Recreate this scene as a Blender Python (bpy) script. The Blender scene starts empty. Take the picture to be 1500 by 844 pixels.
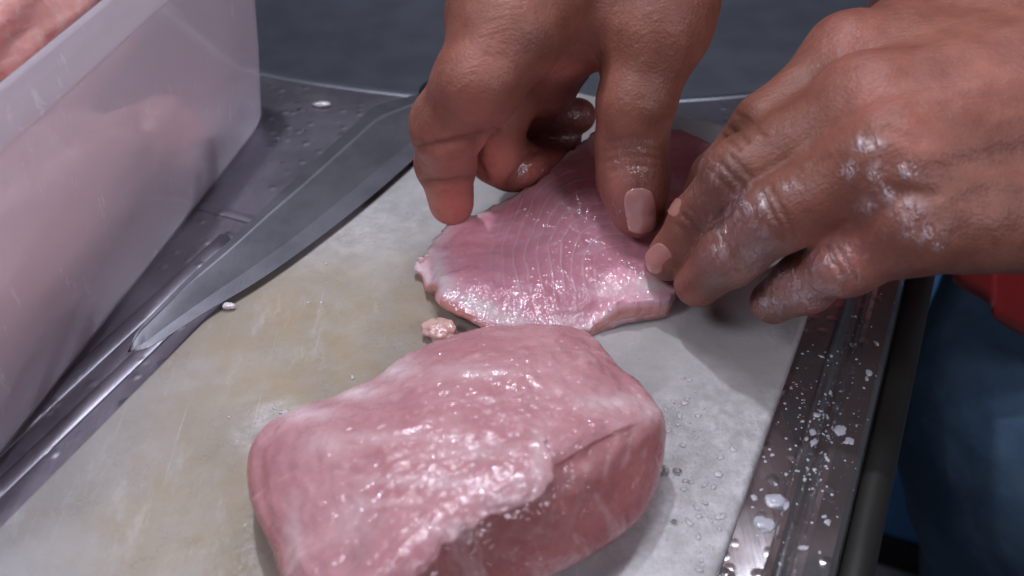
import bpy, bmesh, math, random
import numpy as np
from mathutils import Vector, noise as mnoise
random.seed(7); rng = np.random.default_rng(7)
SC = bpy.context.scene; COL = SC.collection

# ------------------------------------------------------------------ camera, world, lamps, exposure
PITCH = math.radians(39.8); DIST = 0.38; FPX = 1500.0
CAM = np.array([0.0, -DIST*math.cos(PITCH), DIST*math.sin(PITCH)])
FW = np.array([0.0, math.cos(PITCH), -math.sin(PITCH)])
RT = np.array([1.0, 0.0, 0.0]); UP = np.cross(RT, FW)
cd = bpy.data.cameras.new("camera"); cam = bpy.data.objects.new("camera", cd); COL.objects.link(cam)
cam.location = CAM; cam.rotation_euler = (math.pi/2-PITCH, 0, 0)
cd.sensor_width = 36; cd.lens = 36; cd.clip_start = 0.01; cd.clip_end = 50
cd.dof.use_dof = True; cd.dof.focus_distance = 0.355; cd.dof.aperture_fstop = 11
SC.camera = cam
W = bpy.data.worlds.new("World"); SC.world = W; W.use_nodes = True
W.node_tree.nodes["Background"].inputs[0].default_value = (0.72, 0.82, 1.0, 1)
W.node_tree.nodes["Background"].inputs[1].default_value = 0.045
def area(name, loc, target, size, power, col):
    l = bpy.data.lights.new(name, 'AREA'); l.shape = 'DISK'; l.size = size; l.energy = power; l.color = col
    o = bpy.data.objects.new(name, l); COL.objects.link(o); o.location = loc
    o.rotation_euler = (Vector(target)-Vector(loc)).to_track_quat('-Z', 'Y').to_euler(); return o
area("ceiling_lamp", (-0.06, 0.0, 1.0), (0.03, 0, 0), 0.20, 1.9, (0.88, 0.89, 1.0))
area("left_lamp", (-0.42, -0.30, 0.62), (0.02, 0, 0.02), 0.2, 1.7, (0.92, 0.89, 1.0))
area("small_lamp", (-0.10, 0.20, 0.80), (0.03, 0, 0), 0.036, 2.4, (0.90, 0.92, 1.0))
area("added_front_fill", (0.46, -0.50, 0.50), (-0.05, 0.1, 0), 0.3, 1.6, (0.93, 0.89, 1.0))  # added fill, no source there; brightens the tub wall and hands
area("added_back_fill", (0.42, 1.05, 2.0), (0.10, 0.05, 0), 0.45, 8.5, (0.86, 0.89, 1.0))  # added fill from high behind; lifts jeans, hands and the slice's far end
SC.view_settings.view_transform = 'Standard'; SC.view_settings.look = 'None'
SC.view_settings.exposure = 0.08; SC.view_settings.gamma = 1
SC.cycles.use_denoising = True
SC.cycles.max_bounces = 10

# ------------------------------------------------------------------ measuring helpers (photo pixel + height -> place)
def P(x, y, z=0.0):
    d = FW*FPX + RT*(x-750) - UP*(y-422); return CAM + d*((z-CAM[2])/d[2])
def PC(x, y, zc): return P(x, y, zc*0.01)
def PD(x, y, depth): return CAM + (FW*FPX + RT*(x-750) - UP*(y-422))*(depth/FPX)
def Q(V):
    r = np.asarray(V)-CAM; k = FPX/(r@FW); return 750+(r@RT)*k, 422-(r@UP)*k

def mesh_obj(name, V, F, mat, parent=None, origin=None, smooth=True, attrs=None):
    V = np.asarray(V, dtype=float)
    me = bpy.data.meshes.new(name)
    base = np.array(origin if origin is not None else (0, 0, 0), dtype=float)
    if parent is not None: pw = np.array(parent['_loc'])
    else: pw = base
    off = base if origin is not None else pw
    me.from_pydata((V-off).tolist(), [], [tuple(map(int, f)) for f in F]); me.update()
    if smooth: me.polygons.foreach_set('use_smooth', [True]*len(me.polygons))
    for k, a in (attrs or {}).items():
        at = me.attributes.new(k, 'FLOAT', 'POINT'); at.data.foreach_set('value', np.asarray(a, dtype=np.float32))
    bm = bmesh.new(); bm.from_mesh(me); bmesh.ops.recalc_face_normals(bm, faces=bm.faces); bm.to_mesh(me); bm.free()
    if mat: me.materials.append(mat)
    o = bpy.data.objects.new(name, me); COL.objects.link(o)
    if parent is not None:
        o.parent = parent; o.location = tuple(off-pw)
    else: o.location = tuple(off)
    o['_loc'] = [float(q) for q in off]
    return o
def empty(name, loc):
    o = bpy.data.objects.new(name, None); COL.objects.link(o); o.location = tuple(loc); o.empty_display_size = 0.02
    o['_loc'] = [float(q) for q in loc]; return o
def tag(o, label=None, cat=None, group=None, kind=None):
    for k, v in (('label', label), ('category', cat), ('group', group), ('kind', kind)):
        if v: o[k] = v
    return o

# ------------------------------------------------------------------ material helpers
class M:
    def __init__(s, name):
        s.m = bpy.data.materials.new(name); s.m.use_nodes = True; s.t = s.m.node_tree
        s.b = s.t.nodes['Principled BSDF']; s.out = s.t.nodes['Material Output']
        s.co = s.t.nodes.new('ShaderNodeTexCoord').outputs['Object']
    def n(s, typ, **kw):
        nd = s.t.nodes.new(typ)
        for k, v in kw.items(): setattr(nd, k, v)
        return nd
    def set(s, sock, v):
        if isinstance(v, bpy.types.NodeSocket): s.t.links.new(v, sock)
        elif isinstance(v, (tuple, list)) and sock.type == 'RGBA' and len(v) == 3: sock.default_value = (*v, 1)
        else: sock.default_value = v
    def p(s, **kw):
        for k, v in kw.items(): s.set(s.b.inputs[k.replace('_', ' ')], v)
        return s
    def map(s, scale=(1, 1, 1), rot=(0, 0, 0), loc=(0, 0, 0), co=None):
        nd = s.n('ShaderNodeMapping'); s.set(nd.inputs[0], co or s.co)
        nd.inputs['Location'].default_value = loc; nd.inputs['Rotation'].default_value = rot; nd.inputs['Scale'].default_value = scale
        return nd.outputs[0]
    def noise(s, scale, detail=3, rough=0.55, co=None, dist=0.0):
        nd = s.n('ShaderNodeTexNoise'); s.set(nd.inputs['Vector'], co or s.co)
        nd.inputs['Scale'].default_value = scale; nd.inputs['Detail'].default_value = detail
        nd.inputs['Roughness'].default_value = rough; nd.inputs['Distortion'].default_value = dist
        return nd.outputs[0]
    def vor(s, scale, co=None, feature='F1'):
        nd = s.n('ShaderNodeTexVoronoi', feature=feature); s.set(nd.inputs['Vector'], co or s.co); nd.inputs['Scale'].default_value = scale
        return nd.outputs['Distance']
    def rng(s, v, a, b, c=0.0, d=1.0, smooth=True):
        nd = s.n('ShaderNodeMapRange', interpolation_type='SMOOTHSTEP' if smooth else 'LINEAR'); s.set(nd.inputs[0], v)
        for i, q in enumerate((a, b, c, d)): nd.inputs[1+i].default_value = q
        return nd.outputs[0]
    def math(s, op, a, b=0.0, c=0.0):
        nd = s.n('ShaderNodeMath', operation=op)
        s.set(nd.inputs[0], a); s.set(nd.inputs[1], b); s.set(nd.inputs[2], c); return nd.outputs[0]
    def mix(s, f, a, b):
        nd = s.n('ShaderNodeMix', data_type='RGBA'); s.set(nd.inputs[0], f); s.set(nd.inputs[6], a); s.set(nd.inputs[7], b); return nd.outputs[2]
    def attr(s, name): return s.n('ShaderNodeAttribute', attribute_name=name).outputs['Fac']
    def bump(s, h, strength, dist, normal=None):
        nd = s.n('ShaderNodeBump'); s.set(nd.inputs['Height'], h); nd.inputs['Strength'].default_value = strength
        nd.inputs['Distance'].default_value = dist
        if normal: s.set(nd.inputs['Normal'], normal)
        return nd.outputs[0]
    def blob(s, loc, r0, r1, warp=0.0, wscale=40, sx=1, sy=1, rot=0):
        """soft patch round a point of the surface, 1 inside r0 falling to 0 at r1, its edge broken by noise"""
        v = s.n('ShaderNodeVectorMath', operation='SUBTRACT'); s.set(v.inputs[0], s.co); v.inputs[1].default_value = loc
        mm = s.map((sx, sy, 1), (0, 0, rot), co=v.outputs[0])
        l = s.n('ShaderNodeVectorMath', operation='LENGTH'); s.set(l.inputs[0], mm)
        d = l.outputs['Value']
        if warp: d = s.math('ADD', d, s.math('MULTIPLY', s.math('SUBTRACT', s.noise(wscale, 4), 0.5), warp))
        return s.rng(d, r0, r1, 1, 0)

def steel(name, base, rough, streak_rot=0.0, wet=0.0):
    q = M(name)
    st = q.noise(30, 4, co=q.map((14, 0.6, 1), (0, 0, streak_rot)))
    sp = q.noise(90, 5, 0.65)
    q.p(Metallic=0.9, Base_Color=q.mix(q.rng(q.noise(22, 5), .35, .7), base, tuple(x*0.72 for x in base)),
        Roughness=q.math('ADD', rough, q.math('MULTIPLY', sp, 0.16)), Coat_Weight=wet, Coat_Roughness=0.12)
    nb = q.bump(st, 0.25, 0.0004); nb = q.bump(q.noise(14, 2), 0.35, 0.004, nb)
    if wet: nb = q.bump(q.rng(q.vor(130), 0.0, 0.35, 1, 0), 0.35, 0.0009, nb)
    q.p(Normal=nb); return q.m

def plain(name, col, rough, metal=0.0, **kw):
    q = M(name)
    q.p(Base_Color=q.mix(q.rng(q.noise(25, 5), .3, .7), col, tuple(x*0.8 for x in col)), Roughness=rough, Metallic=metal, **kw)
    q.p(Normal=q.bump(q.noise(300, 3), 0.15, 0.0005)); return q.m

# ------------------------------------------------------------------ curve and ring helpers
def cr_periodic(pts, n):
    pts = np.asarray(pts, float); N = len(pts); u = np.arange(n)*N/n; i = np.floor(u).astype(int); t = (u-i)[:, None]
    a, b, c, d = pts[(i-1) % N], pts[i % N], pts[(i+1) % N], pts[(i+2) % N]
    return 0.5*((2*b)+(-a+c)*t+(2*a-5*b+4*c-d)*t*t+(-a+3*b-3*c+d)*t**3)
def cr_open(pts, n):
    pts = np.asarray(pts, float); N = len(pts); e = np.concatenate([[2*pts[0]-pts[1]], pts, [2*pts[-1]-pts[-2]]])
    u = np.linspace(0, N-1-1e-9, n); i = np.floor(u).astype(int)
    t = (u-i).reshape([-1]+[1]*(pts.ndim-1)); a, b, c, d = e[i], e[i+1], e[i+2], e[i+3]
    return 0.5*((2*b)+(-a+c)*t+(2*a-5*b+4*c-d)*t*t+(-a+3*b-3*c+d)*t**3)
def rings_mesh(R, cap0=None, cap1=None):
    """R: (rings, n, 3) closed rings; cap0 / cap1 centre points"""
    nr, n = R.shape[:2]; V = list(R.reshape(-1, 3)); F = []
    for r in range(nr-1):
        for k in range(n):
            k2 = (k+1) % n; F.append((r*n+k, r*n+k2, (r+1)*n+k2, (r+1)*n+k))
    if cap0 is not None:
        V.append(cap0); c = len(V)-1; F += [(c, (k+1) % n, k) for k in range(n)]
    if cap1 is not None:
        V.append(cap1); c = len(V)-1; o = (nr-1)*n; F += [(c, o+k, o+(k+1) % n) for k in range(n)]
    return np.array(V), F
def fnoise(V, scale, octv=4, seed=0.0):
    return np.array([mnoise.fractal(Vector((p[0]*scale+seed, p[1]*scale-seed, p[2]*scale+2*seed)), 1.0, 2.0, octv) for p in V])
def normals(V, F):
    N = np.zeros_like(V)
    F4 = np.array([f if len(f) == 4 else (*f, f[2]) for f in F])
    n = np.cross(V[F4[:, 2]]-V[F4[:, 0]], V[F4[:, 3]]-V[F4[:, 1]])
    n3 = np.cross(V[F4[:, 1]]-V[F4[:, 0]], V[F4[:, 2]]-V[F4[:, 0]]); tri = F4[:, 2] == F4[:, 3]; n[tri] = n3[tri]
    for j in range(4): np.add.at(N, F4[:, j], n)
    return N/(np.linalg.norm(N, axis=1, keepdims=True)+1e-12)
def round_poly(pts, rad, seg=8):
    pts = [np.asarray(p, float)[:2] for p in pts]; out = []; n = len(pts)
    for i in range(n):
        a, b, c = pts[i-1], pts[i], pts[(i+1) % n]; r = rad[i] if isinstance(rad, (list, tuple)) else rad
        if r <= 0: out.append(b); continue
        u = (a-b)/np.linalg.norm(a-b); v = (c-b)/np.linalg.norm(c-b)
        p0, p1 = b+u*r, b+v*r
        for k in range(seg+1):
            t = k/seg; out.append((1-t)**2*p0+2*t*(1-t)*b+t*t*p1)
    return np.array(out)
def inset(poly, d):
    n = len(poly); out = []
    for i in range(n):
        e1 = poly[i]-poly[i-1]; e2 = poly[(i+1) % n]-poly[i]
        e1 = e1/(np.linalg.norm(e1)+1e-12); e2 = e2/(np.linalg.norm(e2)+1e-12)
        n1 = np.array([-e1[1], e1[0]]); n2 = np.array([-e2[1], e2[0]]); m = n1+n2; L = m@m
        out.append(poly[i]+m*(2*d/max(L, 0.5)))
    return np.array(out)
def slab(poly, z0, z1, bev, seg=4):
    """counter-clockwise outline -> solid plate with rounded upper and lower arrises"""
    rings = []
    def ring(p, z): return np.column_stack([p, np.full(len(p), z)])
    for k in range(seg+1):
        a = math.pi/2*k/seg; rings.append(ring(inset(poly, bev*(1-math.sin(a))), z0+bev*(1-math.cos(a))))
    for k in range(seg+1):
        a = math.pi/2*k/seg; rings.append(ring(inset(poly, bev*(1-math.cos(a))), z1-bev+bev*math.sin(a)))
    R = np.array(rings); n = R.shape[1]
    V, F = rings_mesh(R)
    F.append(tuple(reversed(range(n)))); o = (len(R)-1)*n; F.append(tuple(range(o, o+n)))
    return V, F
def ccw(p):
    a = 0.5*np.sum(p[:, 0]*np.roll(p[:, 1], -1)-np.roll(p[:, 0], -1)*p[:, 1]); return p if a > 0 else p[::-1]
def sweep(section, a, b):
    """closed (offset, height) section swept straight from a to b; offset is to the right of the run"""
    a = np.asarray(a, float); b = np.asarray(b, float); d = (b-a)[:2]; d = d/np.linalg.norm(d); r = np.array([d[1], -d[0]])
    rings = []
    for t in np.linspace(0, 1, 24):
        p = a+(b-a)*t
        rings.append([(p[0]+r[0]*s, p[1]+r[1]*s, p[2]+h) for s, h in section])
    R = np.array(rings); n = R.shape[1]; V, F = rings_mesh(R)
    F.append(tuple(reversed(range(n)))); o = 23*n; F.append(tuple(range(o, o+n)))
    return V, F

# ------------------------------------------------------------------ smooth solid bodies from tapered limbs
def limb_field(shape, org, h, prims):
    X = [org[i]+h*np.arange(shape[i]) for i in range(3)]
    G = np.full(shape, 1.0, np.float32)
    for a, b, ra, rb, k in prims:
        a = np.asarray(a, float); b = np.asarray(b, float); m = max(ra, rb)+k+4*h
        lo = np.minimum(a, b)-m; hi = np.maximum(a, b)+m
        s = [slice(max(0, int((lo[i]-org[i])/h)), min(shape[i], int((hi[i]-org[i])/h)+2)) for i in range(3)]
        if any(q.stop <= q.start for q in s): continue
        gx, gy, gz = np.meshgrid(*[X[i][s[i]].astype(np.float32) for i in range(3)], indexing='ij', sparse=True)
        ab = b-a; L = max(float(ab@ab), 1e-12)
        px, py, pz = gx-a[0], gy-a[1], gz-a[2]
        t = np.clip((px*ab[0]+py*ab[1]+pz*ab[2])/L, 0, 1)
        d = np.sqrt((px-t*ab[0])**2+(py-t*ab[1])**2+(pz-t*ab[2])**2)-(ra+(rb-ra)*t)
        g = G[tuple(s)]; hh = np.maximum(k-np.abs(g-d), 0)/k
        G[tuple(s)] = np.minimum(g, d)-hh*hh*k*0.25
    return G
def nets(G, org, h):
    S = G < 0
    nx, ny, nz = G.shape
    cnt = np.zeros((nx-1, ny-1, nz-1), np.uint8)
    for i in (0, 1):
        for j in (0, 1):
            for k in (0, 1): cnt += S[i:nx-1+i, j:ny-1+j, k:nz-1+k]
    I = np.argwhere((cnt > 0) & (cnt < 8)); idx = np.full(cnt.shape, -1, np.int64); idx[tuple(I.T)] = np.arange(len(I))
    acc = np.zeros((len(I), 3)); c = np.zeros(len(I))
    cor = [(i, j, k) for i in (0, 1) for j in (0, 1) for k in (0, 1)]
    for a in cor:
        for ax in range(3):
            if a[ax]: continue
            b = list(a); b[ax] = 1
            ga = G[tuple((I+a).T)]; gb = G[tuple((I+b).T)]; m = (ga < 0) != (gb < 0)
            t = np.where(m, ga/np.where(m, ga-gb, 1), 0)
            p = np.array(a)[None, :]+t[:, None]*(np.array(b)-np.array(a))[None, :]
            acc[m] += p[m]; c[m] += 1
    V = org+h*(I+acc/c[:, None])
    F = []
    for ax in range(3):
        sl0 = [slice(None)]*3; sl1 = [slice(None)]*3; sl0[ax] = slice(0, -1); sl1[ax] = slice(1, None)
        E = np.argwhere(S[tuple(sl0)] != S[tuple(sl1)])
        u, v = (ax+1) % 3, (ax+2) % 3
        ok = (E[:, u] > 0) & (E[:, v] > 0) & (E[:, u] < G.shape[u]-1) & (E[:, v] < G.shape[v]-1); E = E[ok]
        fl = S[tuple(sl0)][tuple(E.T)]
        def at(du, dv):
            e = E.copy(); e[:, u] -= du; e[:, v] -= dv; return idx[tuple(e.T)]
        q = np.stack([at(1, 1), at(0, 1), at(0, 0), at(1, 0)], 1); q[~fl] = q[~fl][:, ::-1]; F.append(q)
    return V, np.concatenate(F)
def body(groups, h, pad=0.004, lo=None, hi=None, it=2):
    """groups: list of (limbs, join point or None, k far, k near, reach); every group is one finger or the palm"""
    pts = np.array([q for g in groups for pr in g[0] for q in (pr[0], pr[1])]); rm = max(pr[2] for g in groups for pr in g[0])
    o = pts.min(0)-rm-pad-0.004; e = pts.max(0)+rm+pad+0.004
    if lo is not None: o = np.maximum(o, lo)
    if hi is not None: e = np.minimum(e, hi)
    shape = tuple(int(x) for x in np.ceil((e-o)/h)+1)
    T = None
    for prims, jp, k0, k1, reach in groups:
        G = limb_field(shape, o, h, prims)
        if T is None: T = G; continue
        X = [(o[i]+h*np.arange(shape[i])).astype(np.float32) for i in range(3)]
        gx, gy, gz = np.meshgrid(*X, indexing='ij', sparse=True)
        if jp is not None:
            d2 = (gx-jp[0])**2+(gy-jp[1])**2+(gz-jp[2])**2
            k = k0+(k1-k0)*np.exp(-d2/reach**2)
        else: k = k0
        hh = np.maximum(k-np.abs(T-G), 0)/k
        T = np.minimum(T, G)-hh*hh*k*0.25
    # close the open ends at the box faces
    for ax in range(3):
        s = [slice(None)]*3; s[ax] = 0; T[tuple(s)] = np.maximum(T[tuple(s)], 1e-4); s[ax] = -1; T[tuple(s)] = np.maximum(T[tuple(s)], 1e-4)
    V, F = nets(T, o, h)
    # light relaxation
    E = np.concatenate([F[:, [0, 1]], F[:, [1, 2]], F[:, [2, 3]], F[:, [3, 0]]])
    for _ in range(it):
        A = np.zeros_like(V); n = np.zeros(len(V))
        np.add.at(A, E[:, 0], V[E[:, 1]]); np.add.at(n, E[:, 0], 1); np.add.at(A, E[:, 1], V[E[:, 0]]); np.add.at(n, E[:, 1], 1)
        V = V*0.5+0.5*A/n[:, None]
    return V, F, T, o, h
def sample(T, o, h, p):
    q = (p-o)/h; i = np.clip(np.floor(q).astype(int), 0, np.array(T.shape)-2); t = q-i; r = 0
    for a in (0, 1):
        for b in (0, 1):
            for c in (0, 1):
                w = (t[:, 0] if a else 1-t[:, 0])*(t[:, 1] if b else 1-t[:, 1])*(t[:, 2] if c else 1-t[:, 2])
                r = r+w*T[i[:, 0]+a, i[:, 1]+b, i[:, 2]+c]
    return r
def blobs2d(V, lst):
    x, y = Q(V); r = np.zeros(len(V))
    for b in lst:
        px, py, s, a = b[:4]; s2 = b[4] if len(b) > 4 else s
        r = np.maximum(r, a*np.exp(-((x-px)/s)**2-((y-py)/s2)**2))
    return r
def crease(V, N, line, width, depth, soft=0.35):
    """press a fold line into the skin that faces the viewer of that line"""
    x, y = Q(V); view = CAM-V; view /= np.linalg.norm(view, axis=1, keepdims=True); f = np.clip((N*view).sum(1)/soft, 0, 1)
    d = np.full(len(V), 1e9)
    for (ax, ay), (bx, by) in zip(line[:-1], line[1:]):
        L = (bx-ax)**2+(by-ay)**2; t = np.clip(((x-ax)*(bx-ax)+(y-ay)*(by-ay))/L, 0, 1)
        d = np.minimum(d, np.hypot(x-ax-t*(bx-ax), y-ay-t*(by-ay)))
    g = f*np.exp(-(d/width)**2); V -= N*(depth*g)[:, None]; return np.clip(g*depth/0.0010, 0, 1)
#@@STRUCT
# ================================================================== the setting
A = np.array([math.sin(math.radians(24.0)), math.cos(math.radians(24.0))])      # run of the counter and board
R_ = np.array([A[1], -A[0]])
ZC = -0.015                                                                       # steel worktop level; the board's top is z = 0
floor_m = plain('floor_grey', (0.62, 0.61, 0.66), 0.5)
V = [(-3, -3, -0.9), (3, -3, -0.9), (3, 4, -0.9), (-3, 4, -0.9)]
tag(mesh_obj('floor', V, [(0, 1, 2, 3)], floor_m, smooth=False), kind='structure')
wall_m = plain('wall_paint', (0.16, 0.17, 0.19), 0.6)
tag(mesh_obj('wall', [(-3, 1.9, -0.9), (3, 1.9, -0.9), (3, 1.9, 2.0), (-3, 1.9, 2.0)], [(0, 1, 2, 3)], wall_m, smooth=False), kind='structure')

steel_top = steel('worktop_steel', (0.34, 0.32, 0.38), 0.34, math.radians(24), 0.25)
steel_rail = steel('rail_steel', (0.55, 0.53, 0.55), 0.08, math.radians(24), 0.35)
steel_bowl = plain('basin_steel', (0.32, 0.34, 0.40), 0.40, 0.85)
rubber = plain('dark_rubber', (0.018, 0.018, 0.016), 0.55)
CNT = tag(empty('steel_counter', (0, 0, -0.9)), 'wet steel counter with ridged rim and round sink basin under the cutting board', 'counter')
# worktop: a sheet bounded by the basin's round opening at the back
bc = np.array([0.035, 0.625]); br = 0.46
rail_in = P(1180, 470, -0.004)[:2]                                               # inner line of the rim rail
back = []
for k in range(49):
    a = math.radians(-148+116*k/48); back.append(bc+br*np.array([math.cos(a), math.sin(a)]))
back = np.array(back)
xr = rail_in+A*0.50; xl = rail_in-A*0.55
poly = [xl-R_*0.75, xl, xr]
pl = [tuple(xl-R_*0.75), tuple(xl), tuple(xl+A*1.35)]
outline = np.array([pl[0], pl[1]]+[tuple(q) for q in [xr]]+[tuple(q) for q in back[::-1] if (q-xl)@R_ < -0.002]+[tuple(back[0]+np.array([-0.35, 0.0]))])
bm = bmesh.new(); vs = [bm.verts.new((q[0], q[1], ZC)) for q in ccw(outline)]
f = bm.faces.new(vs); bmesh.ops.triangulate(bm, faces=[f])
r = bmesh.ops.extrude_face_region(bm, geom=bm.faces[:])
for g in r['geom']:
    if isinstance(g, bmesh.types.BMVert): g.co.z -= 0.004
Vt = [v.co[:] for v in bm.verts]; bm.verts.index_update(); Ft = [[v.index for v in f.verts] for f in bm.faces]; bm.free()
mesh_obj('worktop', Vt, Ft, steel_top, CNT, smooth=False)
# basin: rolled lip and bowl
prof = [(br+0.006, -0.0015), (br+0.003, 0.0003), (br, 0.0002), (br-0.004, -0.0022), (br-0.012, -0.014), (br-0.03, -0.07), (br-0.07, -0.135), (br-0.14, -0.165), (0.12, -0.172), (0.03, -0.175)]
prof = cr_open(np.array(prof), 40)
Rg = np.array([[(bc[0]+r*math.cos(a), bc[1]+r*math.sin(a), ZC+z) for a in np.linspace(0, 2*math.pi, 128, endpoint=False)] for r, z in prof])
Vb, Fb = rings_mesh(Rg, None, np.array([bc[0], bc[1], ZC-0.176]))
mesh_obj('sink_basin', Vb, Fb, steel_bowl, CNT)
# pressed ridges of the draining surface, left of the board and across under the tub
def ridge(a, b, w, h):
    sec = [(w*math.cos(t), h*math.sin(t)) for t in np.linspace(0, math.pi, 9)]+[(-w, -0.001), (w, -0.001)]
    return sweep(sec, a, b)
for off, w in ((-0.010, 0.0035), (-0.024, 0.004)):
    a = P(0, 766, ZC); a2 = np.array([*(a[:2]+R_*off-A*0.1), ZC]); b2 = np.array([*(a[:2]+R_*off+A*0.15), ZC])
    Vr, Fr = ridge(a2, b2, w, 0.0009); mesh_obj('ridge', Vr, Fr, steel_top, CNT)
for (x0, y0), (x1, y1) in (((255, 292), (395, 330)), ((330, 345), (440, 375))):
    Vr, Fr = ridge(P(x0, y0, ZC), P(x1, y1, ZC), 0.0028, 0.0009); mesh_obj('ridge', Vr, Fr, steel_top, CNT)
# rim rail along the worker's side: flat, groove, flat, then a dark rubber bumper
a0 = np.array([*(rail_in-A*0.55), 0.0]); b0 = np.array([*(rail_in+A*0.46), 0.0])
zr = -0.005
RS = [(-0.004, zr-0.006), (-0.003, zr-0.001), (0.000, zr), (0.0108, zr), (0.0118, zr+0.0018), (0.0132, zr+0.0024), (0.0146, zr+0.0014),
      (0.0156, zr-0.0010), (0.0170, zr-0.0014), (0.0184, zr-0.0006), (0.0196, zr+0.0014), (0.0212, zr+0.0018), (0.0280, zr+0.0010), (0.0297, zr-0.0006), (0.0305, zr-0.0030)]
sec = RS+[(0.0305, zr-0.03), (-0.004, zr-0.03)]
Vr, Fr = sweep(sec, a0, b0); o = mesh_obj('rim_rail', Vr, Fr, steel_rail, CNT, smooth=False)
sec = [(0.031+0.0045+0.0055*math.cos(t), zr-0.009+0.007*math.sin(t)) for t in np.linspace(-math.pi*0.5, math.pi*0.95, 14)]+[(0.031, zr-0.025), (0.035, zr-0.025)]
Vr, Fr = sweep(sec, a0, b0); mesh_obj('edge_bumper', Vr, Fr, rubber, CNT)
for sx, sy in ((0.0, -0.5), (0.0, 0.42), (-0.65, -0.5)):
    p = rail_in+A*sy+R_*(sx+0.02); q = round_poly([p+np.array(d)*0.02 for d in ((-1, -1), (1, -1), (1, 1), (-1, 1))], 0.004, 3)
    Vl, Fl = slab(q, -0.9, ZC-0.03, 0.002, 2); mesh_obj('leg', Vl, Fl, steel_rail, CNT, smooth=False)

# ================================================================== cutting board
q = M('board_plastic')
pb = P(480, 600)
def loc(x, y): v = P(x, y)-pb; return (v[0], v[1], 0)
grey = q.mix(q.rng(q.noise(35, 6, .6), .3, .7), (0.345, 0.335, 0.335), (0.425, 0.415, 0.42))
stain = q.math('MAXIMUM', q.blob(loc(470, 520), 0.015, 0.095, 0.06, 30), q.math('MULTIPLY', q.blob(loc(330, 740), 0.005, 0.07, 0.05, 30), 0.9))
stain = q.math('MULTIPLY', stain, q.rng(q.noise(55, 6, .65), .25, .7, .35, 1))
c = q.mix(q.math('MULTIPLY', stain, 0.85), grey, (0.36, 0.28, 0.16))
scr = q.rng(q.noise(70, 6, .7, co=q.map((1, 0.35, 1), (0, 0, math.radians(24)))), .54, .68)
wh = q.math('MAXIMUM', q.math('MAXIMUM', q.blob(loc(1060, 710), 0.02, 0.065, 0.04, 60), q.blob(loc(405, 625), 0.004, 0.018, 0.02, 90)), q.math('MULTIPLY', q.blob(loc(520, 320), 0.005, 0.05, 0.04, 60), 0.6))
wh = q.math('MULTIPLY', wh, q.rng(q.noise(110, 6, .75), .32, .78))
c = q.mix(q.math('MULTIPLY', scr, 0.30), c, (0.60, 0.60, 0.61)); c = q.mix(q.math('MULTIPLY', wh, 0.9), c, (0.74, 0.73, 0.76))
fleck = q.rng(q.vor(105), 0.0, 0.045, 1, 0)
fleck = q.math('MULTIPLY', fleck, q.rng(q.noise(40, 1), .66, .72)); c = q.mix(fleck, c, (0.10, 0.08, 0.06))
q.p(Base_Color=c, Roughness=q.rng(q.noise(45, 5, .65), .3, .7, .22, .5), Subsurface_Weight=0.25, Subsurface_Radius=(1, .9, .8), Subsurface_Scale=0.003, Coat_Weight=0.5, Coat_Roughness=0.18)
sc1 = q.rng(q.noise(26, 3, .6, co=q.map((14, .35, 1), (0, 0, math.radians(50)))), .66, .72); sc2 = q.rng(q.noise(22, 3, .6, co=q.map((16, .4, 1), (0, 0, math.radians(118)))), .67, .73)
scr2 = q.math('MAXIMUM', sc1, sc2); q.p(Base_Color=q.mix(q.math('MULTIPLY', scr2, 0.30), c, (0.62, 0.62, 0.63)))
nb = q.bump(q.noise(60, 5), 0.5, 0.002); nb = q.bump(scr2, -0.4, 0.0004, nb); nb = q.bump(wh, 0.5, 0.0008, nb); nb = q.bump(q.noise(700, 3, co=q.map((1, 0.15, 1), (0, 0, math.radians(24)))), 0.15, 0.0003, nb)
q.p(Normal=nb); board_m = q.m
Bl0 = P(0, 766)[:2]; Bl1 = P(300, 465)[:2]; Br0 = P(1050, 844)[:2]; Br1 = P(1180, 470)[:2]
Bk0 = P(820, 128)[:2]; Bk1 = P(1060, 181)[:2]
def isect(a, b, c, d):
    m = np.array([b-a, -(d-c)]).T; t = np.linalg.solve(m, c-a); return a+(b-a)*t[0]
c_bl = isect(Bl0, Bl1, Bk0, Bk1); c_br = isect(Br0, Br1, Bk0, Bk1)
near = P(700, 1500)[:2]; n2 = near+R_
c_nl = isect(Bl0, Bl1, near, n2); c_nr = isect(Br0, Br1, near, n2)
bp = ccw(round_poly([c_nl, c_nr, c_br, c_bl], [0.018, 0.018, 0.018, 0.030]))
Vb, Fb = slab(bp, ZC+0.0005, 0.0, 0.0022, 4)
tag(mesh_obj('cutting_board', Vb, Fb, board_m, origin=pb), 'pale plastic cutting board with brownish stains lying along the steel rim', 'cutting board')

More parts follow.
